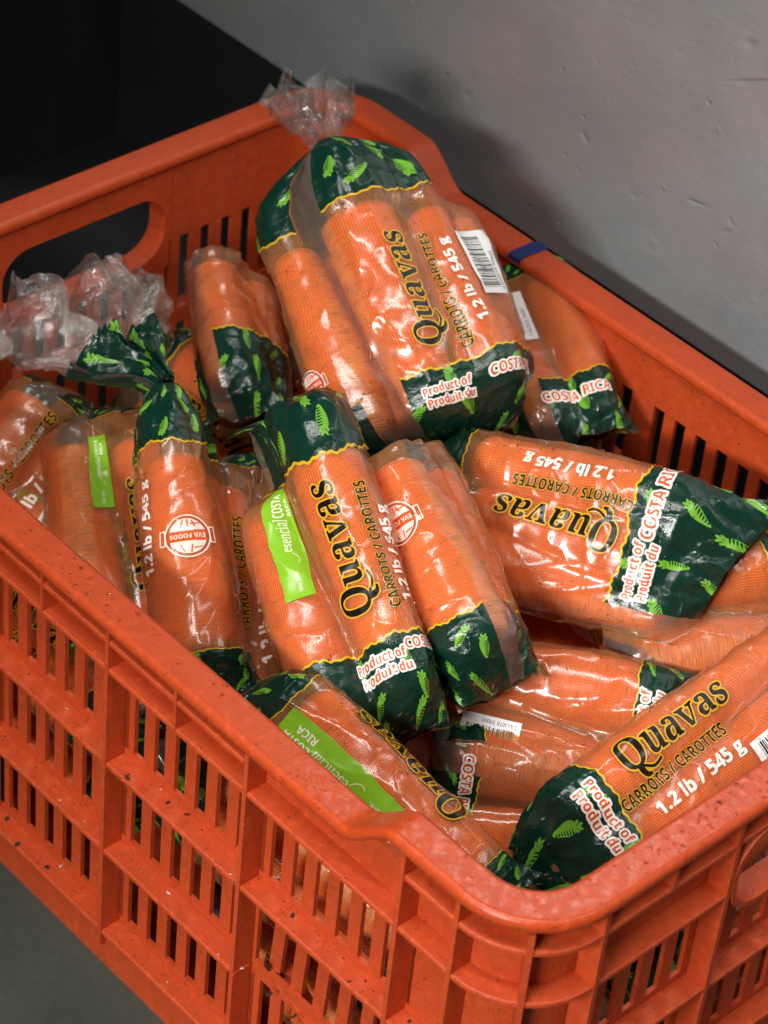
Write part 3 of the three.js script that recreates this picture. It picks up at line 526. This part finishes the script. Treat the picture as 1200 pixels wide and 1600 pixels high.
  if (s.tail) {                                                                        // crumpled end beyond the neck
    const T = s.tail, inv = b.quaternion.clone().invert(), o = V(-nx, ny, L), end = V(...T.end).sub(bot).applyQuaternion(inv), wide = V(...T.wide).applyQuaternion(inv);
    const ax = end.clone().sub(o), tl = ax.length(); ax.normalize(); wide.addScaledVector(ax, -wide.dot(ax)).normalize(); const th = V().crossVectors(ax, wide);
    const tail = (v0, v1, off, uvf, nu = T.nu ?? 130, nv = T.nv ?? 64) => {
      const pos = [], uv = [], idx = [];
      for (let j = 0; j <= nv; j++) for (let i = 0; i <= nu; i++) {
        const u = i / nu - 0.5, v = mix(v0, v1, j / nv), uu = Math.abs(u), tri = (uu < 0.25 ? uu : 0.5 - uu) * 4 * Math.sign(u || 1), fr = uu < 0.25 ? 1 : -1;
        const open = sm(0, 0.8, v), hw = mix(rn, T.w, Math.pow(open, 0.9)), amp = mix(0.002, T.amp ?? 0.012, open);
        const jag = 1 + 0.10 * n2(tri * 3 + T.seed, fr) * sm(0.5, 1, v);
        let x = hw * (tri + 0.10 * n2(tri * 3, v * 3 + T.seed)), y = fr * mix(rn, 0.0035, open) * Math.sqrt(1 - tri * tri * 0.98) + amp * Math.sin(tri * (T.pl ?? 6) + 2.2 * v + 1.6 * n2(tri * 2 + T.seed, v * 2)) , z = tl * v * jag * (1 - 0.12 * tri * tri);
        const pl = (k) => Math.abs((((k % 1) + 1) % 1) - 0.5) * 4 - 1;
        y += fr * (0.0012 + 0.0045 * open) * pl(tri * 3.1 + 0.5 * n2(tri * 1.5, T.seed + fr) + 0.35 * n2(v * 2.5, T.seed)) + open * 0.013 * (folded(TAILF, x + 0.004 * n2(z * 60, T.seed), z, T.seed + 2 * fr) - 0.07) * (fr + 0.4) + 0.0015 * open * n3(x * 150, z * 150, T.seed + fr); x += open * 0.004 * n3(x * 60, z * 60, T.seed + fr);
        y += off * fr;
        const p = o.clone().addScaledVector(ax, z).addScaledVector(wide, x).addScaledVector(th, y); pos.push(p.x, p.y, p.z); uv.push(...uvf(u, v));
      }
      for (let j = 0; j < nv; j++) for (let i = 0; i < nu; i++) { const a = j * (nu + 1) + i; idx.push(a, a + 1, a + nu + 2, a, a + nu + 2, a + nu + 1); }
      const g = new THREE.BufferGeometry(); g.setAttribute('position', new THREE.Float32BufferAttribute(pos, 3)); g.setAttribute('uv', new THREE.Float32BufferAttribute(uv, 2)); g.setIndex(idx);
      const f = g.toNonIndexed(); f.computeVertexNormals(); return f;
    };
    mesh('tail', tail(0, 1, 0, (u, v) => [u * 2, v]), clearMat, b);
    if (T.green) mesh('green_tail', tail(0, T.green, 0.0006, (u, v) => [u + 0.5, 0.05 + 0.8 * (v / T.green)]), bandMat, b);
  }
  return b;
}

// ---------------------------------------------------------------- the bags
const BAGS = [
  {wet:420,label:"plump bag topmost on the heap, clear gathered tail standing over the back rim",seed:3,carrots:[[-0.041,-0.002,0.0185,0.13,0.76],[-0.001,0.011,0.0215,0.12,0.79],[0.036,0.002,0.0165,0.15,0.72],[0.047,-0.014,0.015,0.17,0.68],[-0.018,-0.022,0.018,0.14,0.74],[0.022,-0.022,0.018,0.14,0.72]],prints:[["quavas",0.014,0.47,1.2],["carrots",0.031,0.46,1.1],["weight",0.0425,0.48,1.1],["barcode",0.064,0.5],["logo",-0.062,0.34,0.9],["product",0.012,0.15,0.95,0],["costa",0.058,0.17,0.85,0]],tail:{end:[0.3014,0.355,-0.5073],wide:[0.895,0.0,0.446],w:0.027,seed:2,amp:0.006,pl:7},bandT:0.765,pt:3,bandB:0.25,curlB:0.03,seam:0.036,fold:0.007,foldk:5,ny:0.012,bot:[0.2494,0.235,-0.3075],top:[0.2861,0.335,-0.4687],n:[-0.525,0.772,0.359]},
  {wet:160,label:"bag with lime green label and dark green hood, upright in the middle of the heap",seed:5,carrots:[[-0.021,0.001,0.0185,0.12,0.66],[0.018,0.01,0.0195,0.13,0.76],[-0.004,-0.02,0.017,0.14,0.7],[0.022,-0.018,0.017,0.14,0.72]],dent:0.5,dentMax:0.02,turn:0.3,prints:[["quavas",0.013,0.47,1.3],["carrots",0.031,0.47,1.1],["weight",0.04,0.45,1.1],["green_label",-0.02,0.55,1.1],["product",0.014,0.165,1.0,0],["costa",0.052,0.2,0.8,0]],flatTop:0.03,curlT:0.03,curlLenT:0.16,curlB:0.02,bandT:0.69,pt:3,bandB:0.245,seam:0.032,fold:0.006,foldk:5,bot:[0.1011,0.19,-0.1922],top:[0.1626,0.283,-0.376],n:[-0.486,0.835,0.26]},
  {wet:120,label:"narrow bag with orange white logo and clear strip, against the lime label bag",seed:31,carrots:[[-0.003,0.006,0.0215,0.13,0.87],[0.01,-0.016,0.017,0.14,0.84],[-0.012,-0.02,0.017,0.14,0.84]],turn:-0.17,prints:[["logo",-0.014,0.63,1.15]],flatTop:0.022,curlT:0.02,curlLenT:0.14,curlB:0.012,bandT:1.0,bandB:0.27,seam:0.026,bot:[0.1645,0.205,-0.1776],top:[0.1997,0.268,-0.3181],n:[-0.508,0.826,0.243]},
  {wet:380,label:"bag lying across the heap with upside down print, wide green end to the right",seed:8,carrots:[[-0.0251,0.0068,0.0211,0.13,0.84],[0.0251,0.0046,0.0211,0.14,0.84],[0.0,-0.0228,0.0205,0.14,0.84],[0.0,0.0114,0.0171,0.2,0.8]],seam:0.048,horn:0.003,skew:0.016,fold:0.006,foldk:5,prints:[["quavas",0.006,0.5,1.25],["carrots",0.022,0.5,1.1],["weight",0.034,0.54,1.1],["product",-0.01,0.215,1,0],["costa",0.034,0.225,1,0]],bandB:0.31,turn:0.075,bot:[0.3076,0.222,-0.1568],top:[0.2389,0.205,-0.326],n:[-0.728,0.646,0.231]},
  {label:"narrow upright bag with round white logo and fanned out crumpled tail",seed:11,carrots:[[-0.0,0.006,0.0225,0.1,0.77],[-0.006,-0.024,0.018,0.14,0.75],[0.008,-0.03,0.018,0.14,0.75]],prints:[["logo",0.004,0.47,1.15],["weight",-0.019,0.55,1.1]],bandT:0.765,bandB:0.12,turn:0.3,tail:{end:[0.1374,0.275,-0.523],wide:[0.916,0.0,-0.402],w:0.056,seed:6,amp:0.013,pl:7,green:0.45},bot:[0.0676,0.165,-0.2983],top:[0.1357,0.262,-0.4243],n:[-0.471,0.804,0.364]},
  {label:"slack bag with small green label tab between crate side and round logo bag",seed:13,carrots:[[-0.0199,0.0063,0.0199,0.12,0.86],[0.021,0.0042,0.0189,0.11,0.84],[0.0,-0.021,0.0189,0.13,0.82]],prints:[["quavas",0.016,0.42,1.15],["carrots",0.029,0.4,1.1],["green_label",-0.004,0.7,0.8]],bandB:0.12,bandT:0.93,bot:[0.0812,0.13,-0.3721],top:[0.1479,0.195,-0.4935],n:[-0.416,0.877,0.241]},
  {label:"bag at the left edge with weight print and barcode above the crate side",seed:14,carrots:[[-0.0199,0.0063,0.0199,0.12,0.86],[0.021,0.0042,0.0189,0.11,0.84],[0.0,-0.021,0.0189,0.13,0.82]],prints:[["carrots",-0.008,0.56,1.15],["weight",0.01,0.54,1.2],["barcode",0.03,0.5,0.95]],bandT:0.88,bot:[0.0448,0.125,-0.4928],top:[0.1552,0.185,-0.5166],n:[-0.326,0.8,0.503]},
  {wet:200,label:"bag wedged upright between round logo bag and the lobed bag",seed:16,carrots:[[-0.0171,0.0054,0.0171,0.12,0.86],[0.018,0.0036,0.0162,0.11,0.84],[0.0,-0.018,0.0162,0.13,0.82]],prints:[["quavas",-0.018,0.47,1.15],["carrots",-0.006,0.5,1.1],["weight",0.006,0.36,1.3]],bandT:0.9,bandB:0.1,bot:[0.0932,0.15,-0.2802],top:[0.183,0.2,-0.406],n:[-0.31,0.939,0.151]},
  {label:"short bag with its green end hanging down in front of the hand hole end",seed:17,carrots:[[-0.003,0.004,0.0185,0.16,0.9],[0.012,-0.014,0.015,0.16,0.84],[-0.008,-0.02,0.016,0.16,0.86]],bandB:0.42,bandT:0.97,prints:[],bot:[0.1991,0.212,-0.4223],top:[0.2608,0.238,-0.5299],n:[-0.33,0.943,0.039]},
  {label:"shaded bag tucked between the topmost bag and the far crate side",seed:19,carrots:[[-0.0171,0.0054,0.0171,0.12,0.86],[0.018,0.0036,0.0162,0.11,0.84],[0.0,-0.018,0.0162,0.13,0.82]],prints:[["barcode",-0.012,0.62,1],["costa",0.012,0.16,0.9,0]],bandB:0.28,bot:[0.3424,0.205,-0.3],top:[0.3988,0.235,-0.4215],n:[-0.391,0.919,0.046]},
  {label:"bright bag under the wide green end, cut off by the right edge",seed:20,carrots:[[-0.0209,0.0066,0.0209,0.12,0.86],[0.022,0.0044,0.0198,0.11,0.84],[0.0,-0.022,0.0198,0.13,0.82]],prints:[],bandB:0.27,bandT:1.0,bot:[0.3638,0.19,-0.1404],top:[0.2559,0.185,-0.1955],n:[-0.364,0.664,0.653]},
  {wet:160,label:"loose bag with curled white barcode right below the lobed bag",seed:22,carrots:[[-0.0205,0.0065,0.0205,0.12,0.86],[0.0216,0.0043,0.0194,0.11,0.84],[0.0,-0.0216,0.0194,0.13,0.82]],prints:[["barcode",-0.012,0.72,0.8],["product",0.012,0.14,0.95,0]],bandB:0.22,bandT:1.0,horn:0.008,bot:[0.25,0.155,-0.1232],top:[0.1712,0.155,-0.2363],n:[-0.628,0.643,0.438]},
  {wet:150,label:"half buried bag in the gap, its dark green end to the left",seed:23,carrots:[[-0.0199,0.0063,0.0199,0.12,0.86],[0.021,0.0042,0.0189,0.11,0.84],[0.0,-0.021,0.0189,0.13,0.82]],prints:[["barcode",0.012,0.84,0.9],["costa",0.0,0.17,0.8,0]],bandB:0.24,bot:[0.1468,0.125,-0.2074],top:[0.227,0.125,-0.1103],n:[-0.593,0.639,0.49]},
  {wet:120,label:"bag in the front right with large print and white barcode at the edge",seed:25,carrots:[[-0.0298,0.0093,0.0163,0.12,0.84],[0.0009,0.0121,0.0177,0.11,0.86],[0.0307,0.0074,0.0163,0.13,0.83],[-0.0158,-0.0158,0.0158,0.13,0.82],[0.0158,-0.0167,0.0158,0.12,0.84]],prints:[["quavas",-0.034,0.42,1.35],["carrots",-0.0185,0.38,1.2],["weight",-0.007,0.42,1.3],["barcode",0.0085,0.635,1.1],["product",-0.02,0.15,1.05,0],["costa",0.03,0.15,1.05,0]],bandB:0.215,seam:0.034,curlB:0.02,fold:0.003,turn:0.3,bot:[0.1126,0.165,-0.0824],top:[0.3479,0.19,-0.0937],n:[-0.057,0.803,0.593]},
  {wet:200,label:"pale striped bag with lime green label along the near crate side",seed:27,carrots:[[-0.0209,0.0066,0.0209,0.12,0.86],[0.022,0.0044,0.0198,0.11,0.84],[0.0,-0.022,0.0198,0.13,0.82]],prints:[["green_label",0.012,0.6,1.35],["quavas",0.047,0.47,1.3]],bandB:0.12,bandT:0.84,bot:[0.0826,0.145,-0.0995],top:[0.0521,0.198,-0.261],n:[-0.603,0.717,0.349]},
  {label:"bag behind the low slots of the long near side, next to the front corner",group:"carrot bags of the lower layers",seed:40,carrots:[[-0.0209,0.0066,0.0209,0.12,0.86],[0.022,0.0044,0.0198,0.11,0.84],[0.0,-0.022,0.0198,0.13,0.82]],q:0.55,prints:[["quavas",0,0.5,1.3],["carrots",0.016,0.5,1.1]],bandB:0.25,bandT:0.8,bot:[0.072,0.06,-0.06],top:[0.072,0.06,-0.28],n:[-0.656,0.755,0.0]},
  {label:"bag behind the low slots of the long near side, towards the hand hole end",group:"carrot bags of the lower layers",seed:41,carrots:[[-0.0209,0.0066,0.0209,0.12,0.86],[0.022,0.0044,0.0198,0.11,0.84],[0.0,-0.022,0.0198,0.13,0.82]],q:0.55,prints:[["barcode",0,0.5,1.1],["weight",-0.02,0.5,1.1]],bandB:0.25,bandT:0.8,bot:[0.072,0.06,-0.54],top:[0.074,0.065,-0.32],n:[-0.666,0.746,-0.011]},
  {label:"bag behind the upper slots of the long near side, just below the lime label bag",group:"carrot bags of the lower layers",seed:42,carrots:[[-0.0209,0.0066,0.0209,0.12,0.86],[0.022,0.0044,0.0198,0.11,0.84],[0.0,-0.022,0.0198,0.13,0.82]],q:0.55,prints:[["green_label",0.0,0.55,1.2],["logo",0.028,0.5]],bandB:0.25,bandT:0.8,bot:[0.07,0.12,-0.31],top:[0.072,0.12,-0.09],n:[-0.659,0.752,0.006]},
  {label:"bag behind the upper slots of the long near side, below the slack bag",group:"carrot bags of the lower layers",seed:43,carrots:[[-0.0209,0.0066,0.0209,0.12,0.86],[0.022,0.0044,0.0198,0.11,0.84],[0.0,-0.022,0.0198,0.13,0.82]],q:0.55,prints:[["quavas",0,0.5,1.3],["carrots",0.016,0.5,1.1]],bandB:0.25,bandT:0.8,bot:[0.07,0.115,-0.54],top:[0.07,0.12,-0.33],n:[-0.663,0.748,-0.018]},
  {label:"bag behind the slots of the short near side, below the large print bag",group:"carrot bags of the lower layers",seed:44,carrots:[[-0.0209,0.0066,0.0209,0.12,0.86],[0.022,0.0044,0.0198,0.11,0.84],[0.0,-0.022,0.0198,0.13,0.82]],q:0.55,prints:[["barcode",0,0.5,1.1],["weight",-0.02,0.5,1.1]],bandB:0.25,bandT:0.8,bot:[0.14,0.11,-0.068],top:[0.32,0.115,-0.07],n:[-0.015,0.777,0.629]},
  {label:"lowest bag behind the slots of the short near side",group:"carrot bags of the lower layers",seed:45,carrots:[[-0.0209,0.0066,0.0209,0.12,0.86],[0.022,0.0044,0.0198,0.11,0.84],[0.0,-0.022,0.0198,0.13,0.82]],q:0.55,prints:[["green_label",0.0,0.55,1.2],["logo",0.028,0.5]],bandB:0.25,bandT:0.8,bot:[0.12,0.05,-0.066],top:[0.34,0.055,-0.068],n:[-0.012,0.775,0.632]},
  {label:"bag beneath the short bag and the round logo bag, mostly hidden",group:"carrot bags of the lower layers",seed:46,carrots:[[-0.0209,0.0066,0.0209,0.12,0.86],[0.022,0.0044,0.0198,0.11,0.84],[0.0,-0.022,0.0198,0.13,0.82]],q:0.55,prints:[["quavas",0,0.5,1.3],["carrots",0.016,0.5,1.1]],bandB:0.25,bandT:0.8,bot:[0.15,0.125,-0.3],top:[0.15,0.13,-0.52],n:[-0.649,0.761,0.017]},
  {label:"bag beneath the lobed bag, mostly hidden",group:"carrot bags of the lower layers",seed:47,carrots:[[-0.0209,0.0066,0.0209,0.12,0.86],[0.022,0.0044,0.0198,0.11,0.84],[0.0,-0.022,0.0198,0.13,0.82]],q:0.55,prints:[["barcode",0,0.5,1.1],["weight",-0.02,0.5,1.1]],bandB:0.25,bandT:0.8,bot:[0.25,0.12,-0.14],top:[0.25,0.13,-0.37],n:[-0.643,0.765,0.033]},
  {label:"bag beneath the shaded bag by the far side",group:"carrot bags of the lower layers",seed:48,carrots:[[-0.0209,0.0066,0.0209,0.12,0.86],[0.022,0.0044,0.0198,0.11,0.84],[0.0,-0.022,0.0198,0.13,0.82]],q:0.55,prints:[["green_label",0.0,0.55,1.2],["logo",0.028,0.5]],bandB:0.25,bandT:0.8,bot:[0.335,0.15,-0.3],top:[0.335,0.15,-0.53],n:[-0.656,0.755,0.0]},
  {label:"bag in the gap between the topmost bag and the short bag",group:"carrot bags of the lower layers",seed:49,carrots:[[-0.0209,0.0066,0.0209,0.12,0.86],[0.022,0.0044,0.0198,0.11,0.84],[0.0,-0.022,0.0198,0.13,0.82]],q:0.55,prints:[["quavas",0,0.5,1.3],["carrots",0.016,0.5,1.1]],bandB:0.25,bandT:0.8,bot:[0.23,0.15,-0.38],top:[0.23,0.15,-0.56],n:[-0.656,0.755,0.0]},
  {label:"bag beneath the bright bag by the far side",group:"carrot bags of the lower layers",seed:50,carrots:[[-0.0209,0.0066,0.0209,0.12,0.86],[0.022,0.0044,0.0198,0.11,0.84],[0.0,-0.022,0.0198,0.13,0.82]],q:0.55,prints:[["barcode",0,0.5,1.1],["weight",-0.02,0.5,1.1]],bandB:0.25,bandT:0.8,bot:[0.335,0.13,-0.09],top:[0.335,0.13,-0.3],n:[-0.656,0.755,-0.0]},
  {label:"bag deep in the gap by the hand hole end",group:"carrot bags of the lower layers",seed:51,carrots:[[-0.0209,0.0066,0.0209,0.12,0.86],[0.022,0.0044,0.0198,0.11,0.84],[0.0,-0.022,0.0198,0.13,0.82]],q:0.55,prints:[["green_label",0.0,0.55,1.2],["logo",0.028,0.5]],bandB:0.25,bandT:0.8,bot:[0.1,0.13,-0.54],top:[0.13,0.16,-0.4],n:[-0.781,0.624,0.034]},
];
for (const s of BAGS) makeBag(s);

renderer.render(scene, camera);
